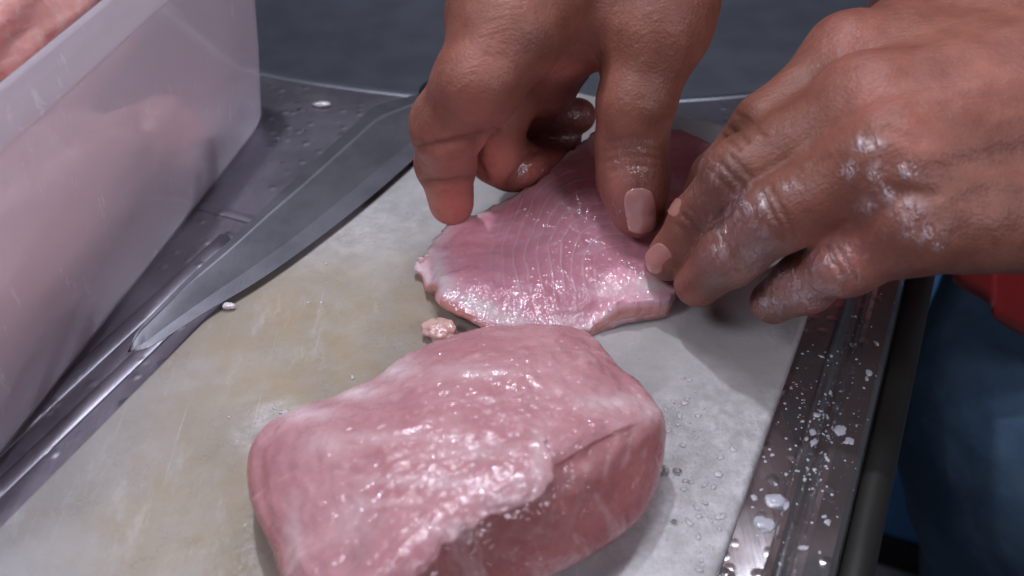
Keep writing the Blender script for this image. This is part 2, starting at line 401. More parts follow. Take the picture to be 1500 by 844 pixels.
# ================================================================== meat materials
def meat_mat(name, pink, deep, pale, gl=0.22, rings=None, pale_attr=None, bs=1.0, palebase=0.0, top=None, side=None, gk=1.0):
    q = M(name)
    big = q.rng(q.noise(45, 5, .6), .32, .68); fine = q.noise(260, 5, .65)
    c = q.mix(big, pink, deep)
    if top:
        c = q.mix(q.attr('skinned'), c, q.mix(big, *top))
        wv = q.n('ShaderNodeTexWave', bands_direction='X'); q.set(wv.inputs[0], q.map((1, 1, 0.3), (0, 0, math.radians(20)))); wv.inputs['Scale'].default_value = 80; wv.inputs['Distortion'].default_value = 3; wv.inputs['Detail'].default_value = 2
        c = q.mix(q.math('MULTIPLY', q.math('MULTIPLY', q.rng(wv.outputs[1], .6, 1), q.attr('comb')), q.rng(q.noise(200, 3), .4, .65, 0, .6)), c, pale)
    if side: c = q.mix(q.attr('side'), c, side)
    fat = q.rng(q.noise(48, 6, .62, dist=0.8, co=q.map((1, 2.2, 1))), .52, .68)
    c = q.mix(q.math('MULTIPLY', fat, 0.65), c, pale)
    if palebase: c = q.mix(palebase, c, pale)
    if pale_attr:
        pa = q.math('MULTIPLY', q.attr(pale_attr), q.rng(q.noise(150, 4), .3, .6, .55, 1)); c = q.mix(pa, c, (0.78, 0.66, 0.68))
    hgt = None
    if rings:
        ctr, step, warp = rings
        v = q.n('ShaderNodeVectorMath', operation='SUBTRACT'); q.set(v.inputs[0], q.co); v.inputs[1].default_value = ctr
        sep = q.n('ShaderNodeSeparateXYZ'); q.set(sep.inputs[0], q.map((1, 0.80, 1), (0, 0, math.radians(-10)), co=v.outputs[0]))
        x, y = sep.outputs[0], sep.outputs[1]
        nx = q.math('MAXIMUM', q.math('MULTIPLY', x, -1.0), 0.0)
        py = q.math('MAXIMUM', y, q.math('MULTIPLY', y, -0.18))
        d = q.math('POWER', q.math('ADD', q.math('POWER', nx, 2.4), q.math('POWER', py, 2.4)), 1/2.4)
        d = q.math('ADD', d, q.math('MULTIPLY', q.math('SUBTRACT', q.noise(60, 3), 0.5), warp))
        ph = q.math('FRACT', q.math('DIVIDE', d, step))
        tri = q.math('ABSOLUTE', q.math('SUBTRACT', ph, 0.5))
        line = q.rng(tri, 0.33, 0.5)
        msk = q.math('MULTIPLY', q.rng(d, 0.004, 0.012), q.rng(d, 0.034, 0.050, 1, 0))
        msk = q.math('MULTIPLY', msk, q.rng(y, -0.016, 0.002)); msk = q.math('MULTIPLY', msk, q.rng(q.noise(120, 3), .3, .55, .45, 1))
        line = q.math('MULTIPLY', line, msk); c = q.mix(q.math('MULTIPLY', line, 0.50), c, (0.80, 0.64, 0.68)); c = q.mix(q.math('MULTIPLY', q.math('MULTIPLY', ph, msk), 0.30), c, (0.50, 0.20, 0.25)); hgt = line
    q.p(Base_Color=c, Roughness=q.rng(q.noise(120, 4, .7), .3, .7, gl*0.7, gl*1.8), Subsurface_Weight=0.35, Subsurface_Radius=(1, .35, .3), Subsurface_Scale=0.004,
        Specular_IOR_Level=0.25)
    nb = q.bump(q.noise(130, 3, .5), 0.3*bs, 0.0012); nb = q.bump(fine, 0.2*bs, 0.0006, nb)
    if hgt is not None: nb = q.bump(hgt, 0.4, 0.0005, nb)
    wet = q.bump(q.noise(330, 1, .4), 1.0, 0.0011, nb); wet = q.bump(q.noise(800, 1, .4), 1.0, 0.0004, wet)
    q.p(Normal=nb, Coat_Weight=0.0)
    gn = q.n('ShaderNodeBsdfGlossy'); gn.inputs['Roughness'].default_value = 0.15; q.set(gn.inputs['Normal'], wet)
    q.set(gn.inputs['Color'], q.mix(q.rng(q.noise(60, 3), .38, .55, .25, 1), (0.01, 0.01, 0.01), (0.13*gk, 0.13*gk, 0.14*gk)))
    ad = q.n('ShaderNodeAddShader'); q.t.links.new(q.b.outputs[0], ad.inputs[0]); q.t.links.new(gn.outputs[0], ad.inputs[1]); q.t.links.new(ad.outputs[0], q.out.inputs[0])
    return q.m
#@@MEAT
# ================================================================== large block of meat
T = [(385, 655, 2.6), (425, 612, 2.9), (500, 583, 3.2), (560, 556, 3.4), (600, 526, 3.4), (660, 500, 3.4), (720, 484, 3.3), (800, 480, 3.2), (848, 497, 3.2), (884, 536, 3.3),
     (928, 577, 3.0), (944, 612, 3.1), (872, 655, 3.8), (795, 712, 4.2), (705, 752, 4.3), (645, 792, 4.3), (585, 855, 4.1), (520, 895, 3.8), (455, 870, 3.2), (420, 800, 2.8), (388, 735, 2.5)]
Md = [(366, 668, 1.5), (405, 618, 1.8), (480, 592, 2.0), (548, 560, 2.0), (590, 530, 2.0), (652, 508, 2.0), (718, 492, 2.0), (805, 486, 2.0), (866, 500, 2.0), (912, 548, 2.0),
      (966, 602, 2.1), (974, 655, 1.7), (945, 742, 1.4), (880, 797, 1.5), (795, 843, 1.6), (705, 885, 1.7), (615, 930, 1.8), (520, 935, 2.0), (432, 892, 1.6), (398, 805, 1.4), (368, 735, 1.3)]
Bt = [(380, 680), (420, 640), (490, 610), (560, 580), (600, 555), (660, 530), (725, 512), (800, 510), (860, 530), (905, 575),
      (950, 640), (962, 698), (920, 775), (850, 822), (768, 862), (685, 908), (608, 950), (520, 950), (440, 905), (412, 825), (385, 752)]
N = 264
t3 = cr_periodic([PC(*t) for t in T], N); m3 = cr_periodic([PC(*t) for t in Md], N); b3 = cr_periodic([P(*b, 0.0005) for b in Bt], N)
bo = P(640, 680, 0.0455)
wf = cr_periodic(np.array([[{12: .35, 13: 1, 14: 1, 15: 1, 16: 1, 17: .4}.get(i, 0.0)] for i in range(21)]), N)
tdir = (bo-t3); tdir[:, 2] = 0; tdir /= np.linalg.norm(tdir, axis=1, keepdims=True)
tf = t3+tdir*0.0065*wf-np.array([0, 0, 0.0022])*wf
xpo = 2.0+2.2*cr_periodic(np.array([[{12: .6, 13: 1, 14: 1, 15: 1, 16: 1, 17: .6}.get(i, 0.0)] for i in range(21)]), N)[:, 0]
def top_pt(o, sv):
    p = bo+(o-bo)*sv; p[:, 2] = bo[2]-(bo[2]-o[:, 2])*np.broadcast_to(np.abs(sv), (N, 1))[:, 0]**xpo; return p
tops = [top_pt(tf, np.full((N, 1), sv)) for sv in np.linspace(0.015, 0.95, 56)]
side = cr_open(np.array([tops[-1], tf-np.array([0, 0, .0006]), tf*0.62+m3*0.38+(m3-bo)*np.array([.035, .035, 0]), m3, b3*0.6+m3*0.4, b3]), 46)[1:]
Rg = np.concatenate([np.array(tops), side])
Vb, Fb = rings_mesh(Rg, bo, np.array([bo[0], bo[1], 0.0005]))
nn = normals(Vb, Fb)
if (nn[:, 2]*(Vb[:, 2]-0.02)).sum() < 0: nn = -nn
top = np.clip((Vb[:, 2]-0.022)/0.01, 0, 1)
def relief(V): return fnoise(V, 34, 3)*0.0009+fnoise(V, 110, 4, 5.0)*0.0006+0.0006*fnoise(V*np.array([.35, 1.4, 1]), 75, 3, 2.0)+0.0005*fnoise(V, 330, 3, 1.0)
dz = relief(Vb)*(0.22+0.78*top)
Vb = Vb+nn*dz[:, None]; Vb[:, 2] = np.maximum(Vb[:, 2], 0.0004)
def fringe(V): return blobs2d(V, [(580, 540, 34, .75, 16), (520, 574, 40, .7, 12), (440, 606, 45, .6, 14), (690, 545, 60, .45, 10), (560, 640, 90, .4, 8), (640, 705, 110, .35, 8), (900, 590, 50, .6, 12), (955, 600, 16, .6), (700, 660, 70, .3, 12), (480, 650, 40, .35, 20), (520, 760, 30, .35, 40), (430, 790, 14, .4, 50), (790, 670, 12, .5, 40), (740, 730, 50, .4, 10), (660, 778, 40, .4, 10)])
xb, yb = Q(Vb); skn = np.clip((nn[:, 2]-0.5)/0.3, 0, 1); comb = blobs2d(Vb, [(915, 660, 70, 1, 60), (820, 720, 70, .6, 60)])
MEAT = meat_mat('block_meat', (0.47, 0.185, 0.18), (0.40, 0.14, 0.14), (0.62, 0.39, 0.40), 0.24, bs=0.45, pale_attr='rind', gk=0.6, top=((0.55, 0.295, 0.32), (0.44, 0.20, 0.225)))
BL = tag(empty('meat_block', (bo[0], bo[1], 0)), 'big chunk of raw pink meat at the front of the cutting board', 'meat')
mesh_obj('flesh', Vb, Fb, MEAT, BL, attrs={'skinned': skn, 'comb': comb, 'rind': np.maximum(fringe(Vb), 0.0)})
# torn membrane over its top
edge = {0: .9, 1: .9, 2: .9, 3: .9, 4: .9, 5: .9, 6: .9, 7: .88, 8: .80, 9: .66, 10: .56, 11: .50, 12: .66, 13: .99, 14: 1.02, 15: 1.03, 16: 1.03, 17: 1.0, 18: .95, 19: .9, 20: .9}
ev = cr_periodic(np.array([[edge[i]] for i in range(21)]), N)[:, 0]
ja = np.array([mnoise.fractal(Vector((math.cos(2*math.pi*k/N)*7, math.sin(2*math.pi*k/N)*7, 3.3)), 1, 2, 6) for k in range(N)])
jw = cr_periodic(np.array([[{12: .8, 13: 1, 14: 1, 15: 1, 16: 1, 17: .8}.get(i, 0.3)] for i in range(21)]), N)[:, 0]
jb = np.array([mnoise.fractal(Vector((math.cos(2*math.pi*k/N)*24, math.sin(2*math.pi*k/N)*24, 8.3)), 0.7, 2, 4) for k in range(N)])
ev = ev+0.025*ja+0.028*jb*jw
def at_t(tv):
    p = top_pt(t3, tv[:, None]); p[:, 2] -= 0.0009*np.clip((tv-0.9)/0.14, 0, 1.5)**2; return p
lay = []
for s in np.linspace(0.02, 1.0, 60): lay.append(at_t(ev*s))
Lr = np.array(lay); V1, F1 = rings_mesh(Lr, bo); n1 = normals(V1, F1)
if n1[:, 2].mean() < 0: n1 = -n1
lf = {i: -2.0 for i in range(21)}; lf.update({10: -2.0, 11: -1.2, 12: .8, 13: 1.2, 14: 1.2, 15: 1.2, 16: 1.1, 17: .5, 18: -1.0})
lv = cr_periodic(np.array([[lf[i]] for i in range(21)]), N)[:, 0]; rr = np.linspace(0.02, 1.0, 60)[:, None]
lv2 = np.concatenate([(lv[None, :]*np.clip((rr-0.3)/0.5, 0, 1)-1.2*np.clip((0.45-rr)/0.3, 0, 1)).ravel(), [-1.2]])
dz1 = relief(V1)+0.0003+0.0012*lv2
Vtop = V1+n1*dz1[:, None]; nr = 60
nring = Lr.shape[0]
top_r = Vtop[:nring*N].reshape(nring, N, 3); thk = np.concatenate([np.repeat(0.0018-0.0012*np.linspace(0.02, 1.0, 60)**8, N), [0.0018]])
und = (V1+n1*(dz1-thk)[:, None])[:nring*N].reshape(nring, N, 3)
out = top_r[-1]-bo; out = out/np.linalg.norm(out, axis=1, keepdims=True)
lip = top_r[-1]*0.55+und[-1]*0.45+out*0.0003
allr = np.concatenate([top_r, lip[None], und[::-1]])
Vm, Fm = rings_mesh(allr, Vtop[-1], und[0].mean(0))
V_bl = Vtop[:nring*N]; N_bl = n1[:nring*N]
MEMB = meat_mat('membrane', (0.56, 0.30, 0.325), (0.45, 0.205, 0.23), (0.70, 0.52, 0.55), 0.2, bs=1.0, palebase=0.06, pale_attr='rind', gk=0.6)
mesh_obj('membrane', Vm, Fm, MEMB, BL, attrs={'rind': fringe(Vm)})

# ================================================================== thin slice held by the hands
O = [(606, 386, .5), (624, 372, 1.0), (638, 348, 1.2), (656, 331, 1.3), (700, 312, 1.6), (750, 286, 2.3), (800, 256, 2.9), (836, 222, 3.2), (868, 196, 3.3), (920, 182, 3.2), (975, 187, 3.0), (1012, 196, 2.9), (1040, 216, 2.6),
     (1034, 260, 2.1), (1015, 310, 1.7), (1006, 355, 1.4), (1002, 395, 1.25), (990, 416, 1.2), (984, 434, 1.1), (945, 440, 1.1), (908, 446, 1.1), (884, 462, .8), (862, 480, .5), (832, 483, .5), (795, 476, .8), (750, 470, 1.05), (706, 446, 1.25), (664, 428, 1.3), (644, 405, 1.25), (630, 410, .7)]
N = 300
o3 = cr_periodic([PC(*t) for t in O], N); osm = o3.copy()
kw = np.exp(-0.5*(np.arange(-30, 31)/11.0)**2); kw /= kw.sum()
osf = sum(w*np.roll(osm, k, axis=0) for w, k in zip(kw, range(-30, 31)))
o3[:, :2] += 0.0015*np.array([[mnoise.fractal(Vector((11*math.cos(2*math.pi*k/N), 11*math.sin(2*math.pi*k/N), c)), 0.8, 2, 6) for c in (0, 9)] for k in range(N)])
inner = [(850, 345, 1.95), (760, 350, 1.75), (700, 380, 1.55), (800, 420, 1.6), (900, 400, 1.6), (930, 340, 1.85), (860, 270, 2.8), (930, 250, 2.7), (980, 260, 2.45), (800, 310, 2.3), (750, 430, 1.45), (960, 400, 1.5)]
def tps(x, y, X, Y):
    r2 = (x[:, None]-X[None, :])**2+(y[:, None]-Y[None, :])**2; return 0.5*r2*np.log(r2+1e-6)
on = np.array(O+inner); cx, cy = on[:, 0]/100, on[:, 1]/100
A_ = tps(cx, cy, cx, cy)+0.02*np.eye(len(cx)); Pm = np.column_stack([np.ones_like(cx), cx, cy])
sol = np.linalg.solve(np.block([[A_, Pm], [Pm.T, np.zeros((3, 3))]]), np.concatenate([on[:, 2], [0, 0, 0]]))
def zs(x, y): return 0.01*(tps(x/100, y/100, cx, cy)@sol[:-3]+sol[-3]+sol[-2]*x/100+sol[-1]*y/100)
ox, oy = Q(o3); sx_, sy_ = Q(osm); fx_, fy_ = Q(osf); fc = P(850, 345, float(zs(np.array([850.]), np.array([345.]))[0]))
L = 52; layers = []
for s in np.linspace(0.02, 1, L):
    wq = s**24; w1 = s**5; xx = 850+((fx_*(1-w1)+sx_*w1)*(1-wq)+ox*wq-850)*s; yy = 345+((fy_*(1-w1)+sy_*w1)*(1-wq)+oy*wq-345)*s; z = zs(xx, yy)*(1-s**10)+o3[:, 2]*s**10
    z = np.maximum(z-0.0006*max(0, (s-0.9)/0.1)**3, 0.0012)
    layers.append(np.array([P(a, b, c) for a, b, c in zip(xx, yy, z)]))
Lr = np.array(layers); V1, F1 = rings_mesh(Lr, fc); n1 = normals(V1, F1)
if n1[:, 2].mean() < 0: n1 = -n1
x1, y1 = Q(V1)
frontness = np.clip((y1-385)/40, 0, 1)*np.clip((930-x1)/60, 0, 1)
V1 = V1+n1*(fnoise(V1, 60, 4)*0.0008+fnoise(V1, 170, 3, 3.0)*(0.0003+0.0006*frontness))[:, None]
topr = V1[:L*N].reshape(L, N, 3)
th = np.clip(topr[-1][:, 2]-0.0006, 0.0015, 0.0085)
und = Lr.copy(); und[:, :, 2] -= np.minimum(0.009, und[:, :, 2]-0.0006); und[:, :, 2] = np.maximum(und[:, :, 2], 0.0005)
und[-1][:, :2] = osm[:, :2]*0.7+osf[:, :2]*0.3; und[-2][:, :2] = fc[:2]+(und[-1][:, :2]-fc[:2])*0.97
out = topr[-1]-fc; out[:, 2] = 0; out = out/np.linalg.norm(out, axis=1, keepdims=True)
sides = []; ex, ey = Q(topr[-1]); front = np.clip((ey-395)/20, 0, 1)*np.clip((770-ex)/30, 0, 1)
for k in range(1, 8):
    a = k/8; ab = a**0.45; s = topr[-1]*(1-a)+(und[-1]-out*0.001)*a; s[:, :2] = topr[-1][:, :2]*(1-ab)+(und[-1]-out*0.001)[:, :2]*ab; s = s+out*((0.12+0.55*front)*th*math.sin(math.pi*a))[:, None]; sides.append(s)
allr = np.concatenate([topr, np.array(sides), und[::-1]])
Vf, Ff = rings_mesh(allr, V1[-1], und[0].mean(0))
x, y = Q(Vf); ringi = np.concatenate([np.repeat(np.arange(len(allr)), N), [0, 99]])
ed = np.clip((ringi-L*0.86)/(L*0.12), 0, 1)*(ringi < L+1)
rind = ed*np.clip((930-x)/60, 0.25, 1)
rind = np.maximum(rind, blobs2d(Vf, [(955, 418, 40, 1.0, 16), (900, 425, 50, .55, 12), (830, 465, 45, .5, 14), (815, 265, 50, .45, 22), (860, 225, 40, .5, 40), (640, 390, 14, 1, 30)])*(ringi < L+3))
rind[(ringi > L+1)] = 0.0; sidea = np.clip(ringi-L, 0, 2)/2.0
FIL = meat_mat('slice_meat', (0.74, 0.375, 0.46), (0.66, 0.30, 0.38), (0.78, 0.54, 0.63), 0.2, rings=(tuple(P(905, 385, 0.018)-fc), 0.0040, 0.005), pale_attr='rind', bs=0.8, side=(0.52, 0.225, 0.185))
tag(mesh_obj('meat_slice', Vf, Ff, FIL, origin=fc, attrs={'rind': rind, 'side': sidea}), 'thin slice of raw pink meat with pale muscle lines held between both hands', 'meat')

V_sl = Vf[:L*N]; N_sl = n1[:L*N]
# small scrap
def lump(ctr, rad, seed, nu=40, nv=22, flat=0.0, lumpy=0.3, sc=60):
    Rg = []
    for i in range(1, nv):
        a = math.pi*i/nv; Rg.append([(math.sin(a)*math.cos(b), math.sin(a)*math.sin(b), math.cos(a)) for b in np.linspace(0, 2*math.pi, nu, endpoint=False)])
    V, F = rings_mesh(np.array(Rg), np.array([0, 0, 1.0]), np.array([0, 0, -1.0]))
    d = np.array([mnoise.fractal(Vector((p[0]*1.3+seed, p[1]*1.3, p[2]*1.3-seed)), 1, 2, 4) for p in V])
    V = V*(1+lumpy*d)[:, None]*np.asarray(rad)[None, :]+np.asarray(ctr)[None, :]
    return V, F
sc_m = meat_mat('scrap_meat', (0.66, 0.46, 0.42), (0.60, 0.36, 0.33), (0.78, 0.66, 0.62), 0.2)
V, F = lump(P(645, 484, 0.004), (0.0060, 0.0050, 0.0032), 4.2, lumpy=0.3); V[:, 2] = np.maximum(V[:, 2], 0.0004)
tag(mesh_obj('meat_scrap', V, F, sc_m, origin=P(645, 484)), 'small pale scrap of meat on the board between slice and big chunk', 'meat scrap')
white_m = meat_mat('white_scrap', (0.75, 0.72, 0.74), (0.68, 0.64, 0.66), (0.8, 0.78, 0.8), 0.3)
V, F = lump(P(335, 448, 0.0015), (0.0022, 0.0016, 0.0012), 1.2, 16, 10); tag(mesh_obj('crumb', V, F, white_m, origin=P(335, 448)), 'tiny white crumb on the board beside the knife edge', 'crumb')
V, F = lump(P(472, 153, ZC+0.001), (0.0048, 0.002, 0.0012), 2.2, 16, 10); tag(mesh_obj('crumb', V, F, white_m, origin=P(472, 153, ZC)), 'pinkish white crumb on the steel worktop behind the knife', 'crumb')
#@@TUB
# ================================================================== translucent tub with meat
q = M('frosted_plastic')
cl = q.rng(q.noise(28, 4, .6), .35, .7)
scuff = q.rng(q.noise(140, 4, .7, co=q.map((1, 1, 0.35))), .60, .72)
tr = q.n('ShaderNodeBsdfTranslucent'); tr.inputs[0].default_value = (0.92, 0.89, 0.97, 1)
mx = q.n('ShaderNodeMixShader'); mx.inputs[0].default_value = 0.32
q.p(Base_Color=q.mix(q.math('MULTIPLY', scuff, .5), (0.84, 0.80, 0.86), (0.94, 0.91, 0.97)), Roughness=q.math('ADD', q.math('MULTIPLY', cl, 0.12), 0.06), IOR=1.35, Transmission_Weight=q.math('SUBTRACT', 0.66, q.math('MULTIPLY', scuff, 0.2)), Specular_IOR_Level=0.4)
q.p(Normal=q.bump(q.noise(220, 3), 0.25, 0.0005))
q.t.links.new(q.b.outputs[0], mx.inputs[1]); q.t.links.new(tr.outputs[0], mx.inputs[2]); q.t.links.new(mx.outputs[0], q.out.inputs[0])
tub_m = q.m
td = np.array([math.sin(math.radians(12.2)), math.cos(math.radians(12.2))]); tn = np.array([td[1], -td[0]])   # along, outward to the board
tb = P(0, 690, ZC)[:2]
te = (P(388, 182, ZC)[:2]-tb)@td+0.010
def tub_ring(grow, z, rad=0.022):
    # corner rectangle: outer wall line through tb along td, far end at te, 0.17 deep, 0.30 long
    f0 = tb+td*(te-0.30)+tn*0; f1 = tb+td*te; g1 = f1-tn*0.17; g0 = f0-tn*0.17
    s = [(f0, -td+tn), (f1, td+tn), (g1, td-tn), (g0, -td-tn)]
    p = ccw(round_poly([a+d*grow for a, d in s], rad, 10)); return np.column_stack([p, np.full(len(p), z)])
H = 0.1
ro = [tub_ring(-0.006, ZC+.001), tub_ring(-0.002, ZC+0.002), tub_ring(0.0, ZC+0.006), tub_ring(0.003, ZC+0.04), tub_ring(0.0068, ZC+H-0.004), tub_ring(0.0085, ZC+H-0.002), tub_ring(0.0105, ZC+H-0.0015), tub_ring(0.0108, ZC+H+0.0002),
      tub_ring(0.0088, ZC+H+0.001), tub_ring(0.0085, ZC+H+0.012), tub_ring(0.0078, ZC+H+0.0135), tub_ring(0.0062, ZC+H+0.0135), tub_ring(0.0056, ZC+H+0.012),
      tub_ring(0.005, ZC+H), tub_ring(0.0012, ZC+0.04), tub_ring(-0.0015, ZC+0.008), tub_ring(-0.006, ZC+0.0035)]
Rg = np.array(ro); n = Rg.shape[1]; V, F = rings_mesh(Rg); F.append(tuple(range(n))); o = (len(ro)-1)*n; F.append(tuple(range(o, o+n)))
TUB = tag(mesh_obj('plastic_tub', V, F, tub_m, origin=np.array([*(tb+td*(te-0.15)-tn*0.085), ZC]), smooth=False), 'frosted plastic tub holding meat at the left of the counter', 'tub')
TUB.data.polygons.foreach_set('use_smooth', [len(p.vertices) == 4 for p in TUB.data.polygons])
tm1 = meat_mat('tub_meat', (0.78, 0.44, 0.40), (0.70, 0.33, 0.29), (0.78, 0.58, 0.56), 0.2)
def inside(along, into, z): p = tb+td*(te+along)-tn*into; return np.array([p[0], p[1], ZC+z])
def rot_lump(c, along, across, up, seed, tilt=0.0):
    V, F = lump((0, 0, 0), (across, along, up), seed, 60, 36, lumpy=0.16)
    x = V[:, 0:1]; y = V[:, 1:2]; z = V[:, 2:3]+tilt*y
    Wd = np.concatenate([x*tn[0]+y*td[0], x*tn[1]+y*td[1], z], 1)+c; return Wd, F
V, F = rot_lump(inside(-0.190, 0.028, 0.040), 0.110, 0.027, 0.043, 3.0); tag(mesh_obj('meat_piece', V, F, tm1, origin=inside(-.185, .034, 0)), 'long pale pink meat piece pressed against the tub wall facing the board', 'meat')
V, F = rot_lump(inside(-0.075, 0.038, 0.026), 0.030, 0.036, 0.022, 8.0); tag(mesh_obj('meat_piece', V, F, tm1, origin=inside(-.07, .05, 0)), 'orange pink meat piece showing dimly through the tub wall at its far end', 'meat')
V, F = rot_lump(inside(-0.055, 0.105, 0.072), 0.078, 0.046, 0.030, 12.0); tag(mesh_obj('meat_piece', V, F, tm1, origin=inside(-.08, .12, 0)), 'red meat piece heaped at the top of the tub seen over its rim', 'meat')

# ================================================================== knife
edge = np.array([(187, 516), (209, 512), (231, 502), (302, 457), (379, 411), (456, 357), (539, 292), (612, 228), (650, 190)])
spine = np.array([(187, 516), (200, 491), (222, 466), (284, 404), (344, 350), (398, 297), (444, 255), (515, 190), (548, 160), (580, 150), (625, 138)])
n = 60
kz = 0.0032
E3 = cr_open(np.array([P(*e, kz) for e in edge]), n); S3 = cr_open(np.array([P(*s, kz+0.0012) for s in spine]), n)
cols = []
for j, (w, tk) in enumerate(((0, .0001), (.22, .0007), (.55, .0009), (.78, .0011), (.82, .0013), (1, .0013))):
    c = E3*(1-w)+S3*w; cols.append((c, tk))
grow = np.clip(np.linspace(0, 1, n)*6, 0.1, 1)[:, None]
ringsk = []
for i in range(n):
    up = [c[i]+np.array([0, 0, tk*grow[i, 0]]) for c, tk in cols]; dn = [c[i]-np.array([0, 0, tk*grow[i, 0]]) for c, tk in cols[::-1]]
    ringsk.append(up+dn)
Rg = np.array(ringsk); V, F = rings_mesh(Rg, Rg[0].mean(0), Rg[-1].mean(0))
KN = tag(empty('knife', P(560, 210, 0)), 'wide steel kitchen knife lying across the left edge of the cutting board', 'knife')
q = M('blade_steel'); st = q.noise(40, 3, co=q.map((12, .5, 1), (0, 0, math.radians(-50))))
q.p(Metallic=1.0, Base_Color=q.mix(q.rng(q.noise(40, 5), .35, .7), (0.17, 0.17, 0.195), (0.12, 0.12, 0.14)), Roughness=q.math('ADD', 0.40, q.math('MULTIPLY', q.noise(60, 4), 0.15)), Normal=q.bump(st, 0.2, 0.0002))
ob = mesh_obj('blade', V, F, q.m, KN, smooth=False)
hd = P(600, 180, kz+.004)-P(430, 320, kz+.004); hd[2] = 0; hd /= np.linalg.norm(hd); hs = np.array([hd[1], -hd[0], 0])
h0 = P(640, 152, 0.009); Rg = []
for s, w, hgt in ((0, .010, .008), (.004, .0125, .009), (.03, .0115, .009), (.07, .0125, .0095), (.095, .0115, .009), (.103, .0075, .006)):
    Rg.append([h0+hd*s+hs*w*math.cos(a)+np.array([0, 0, hgt*math.sin(a)]) for a in np.linspace(0, 2*math.pi, 20, endpoint=False)])
Rg = np.array(Rg); V, F = rings_mesh(Rg, Rg[0].mean(0), Rg[-1].mean(0)); mesh_obj('handle', V, F, plain('handle_black', (0.02, 0.02, 0.022), 0.4), KN)
#@@HANDS
# ================================================================== the person: two hands, jeans, red apron
q = M('skin')
tone = q.attr('tone'); froth = q.attr('froth'); dark = q.attr('dark')
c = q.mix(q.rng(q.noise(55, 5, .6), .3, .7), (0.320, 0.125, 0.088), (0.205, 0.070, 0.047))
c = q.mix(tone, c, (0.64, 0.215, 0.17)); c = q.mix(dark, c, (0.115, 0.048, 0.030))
c = q.mix(q.math('MULTIPLY', q.rng(q.noise(190, 4), .45, .75), 0.35), c, (0.20, 0.075, 0.05))
stv = q.noise(190, 3, .55, co=q.map((2.6, 1, 1.3), (0, 0, math.radians(40))), dist=0.6)
fm = q.math('MULTIPLY', froth, q.rng(stv, .47, .64))
film = q.math('MULTIPLY', froth, 0.10)
c = q.mix(q.math('MAXIMUM', q.math('MULTIPLY', fm, 0.50), film), c, (0.66, 0.62, 0.70))
wr = q.math('SUBTRACT', 0.52, q.math('MULTIPLY', q.math('MAXIMUM', froth, q.attr('wet')), 0.28))
q.p(Base_Color=c, Roughness=wr, Subsurface_Weight=0.12, Subsurface_Radius=(1, .35, .2), Subsurface_Scale=0.003, Specular_IOR_Level=0.45,
    Coat_Weight=q.math('MULTIPLY', q.math('MAXIMUM', froth, q.attr('wet')), 0.3), Coat_Roughness=0.08)
nb = q.bump(q.vor(900, feature='F1'), 0.3, 0.0004); nb = q.bump(q.noise(150, 3, .5), 0.12, 0.0009, nb)
nb = q.bump(q.noise(90, 4, .65, co=q.map((1.4, 9, 1.4), (0, 0, math.radians(-35)))), 0.42, 0.0010, nb); nb2 = q.bump(fm, 0.7, 0.001, nb)
q.p(Normal=nb2, Coat_Normal=q.bump(q.noise(380, 1, .4), 1.0, 0.0040, nb2)); wt = q.math('MAXIMUM', froth, q.attr('wet')); gn = q.n('ShaderNodeBsdfGlossy'); gn.inputs['Roughness'].default_value = 0.2
q.set(gn.inputs['Normal'], q.bump(q.noise(300, 1, .4, co=q.map((1.6, 1, 1), (0, 0, math.radians(40)))), 1.0, 0.0013, nb2)); q.set(gn.inputs['Color'], q.mix(q.rng(wt, 0.15, 0.8), (0.004, 0.004, 0.004), (0.12, 0.12, 0.13)))
ad = q.n('ShaderNodeAddShader'); q.t.links.new(q.b.outputs[0], ad.inputs[0]); q.t.links.new(gn.outputs[0], ad.inputs[1]); q.t.links.new(ad.outputs[0], q.out.inputs[0]); skin = q.m
q = M('nail'); q.p(Base_Color=q.mix(q.rng(q.noise(90, 3), .3, .7), (0.62, 0.36, 0.34), (0.54, 0.27, 0.25)), Roughness=0.22, Subsurface_Weight=0.2, Subsurface_Scale=0.002, Coat_Weight=1.0, Coat_Roughness=0.12, Normal=q.bump(q.noise(160, 2), .2, .001)); nail_m = q.m
PER = tag(empty('person', np.array([*P(1560, 640, -0.3)[:2], -0.9])), 'person in blue jeans and red apron whose two wet hands stretch a slice of meat', 'person')

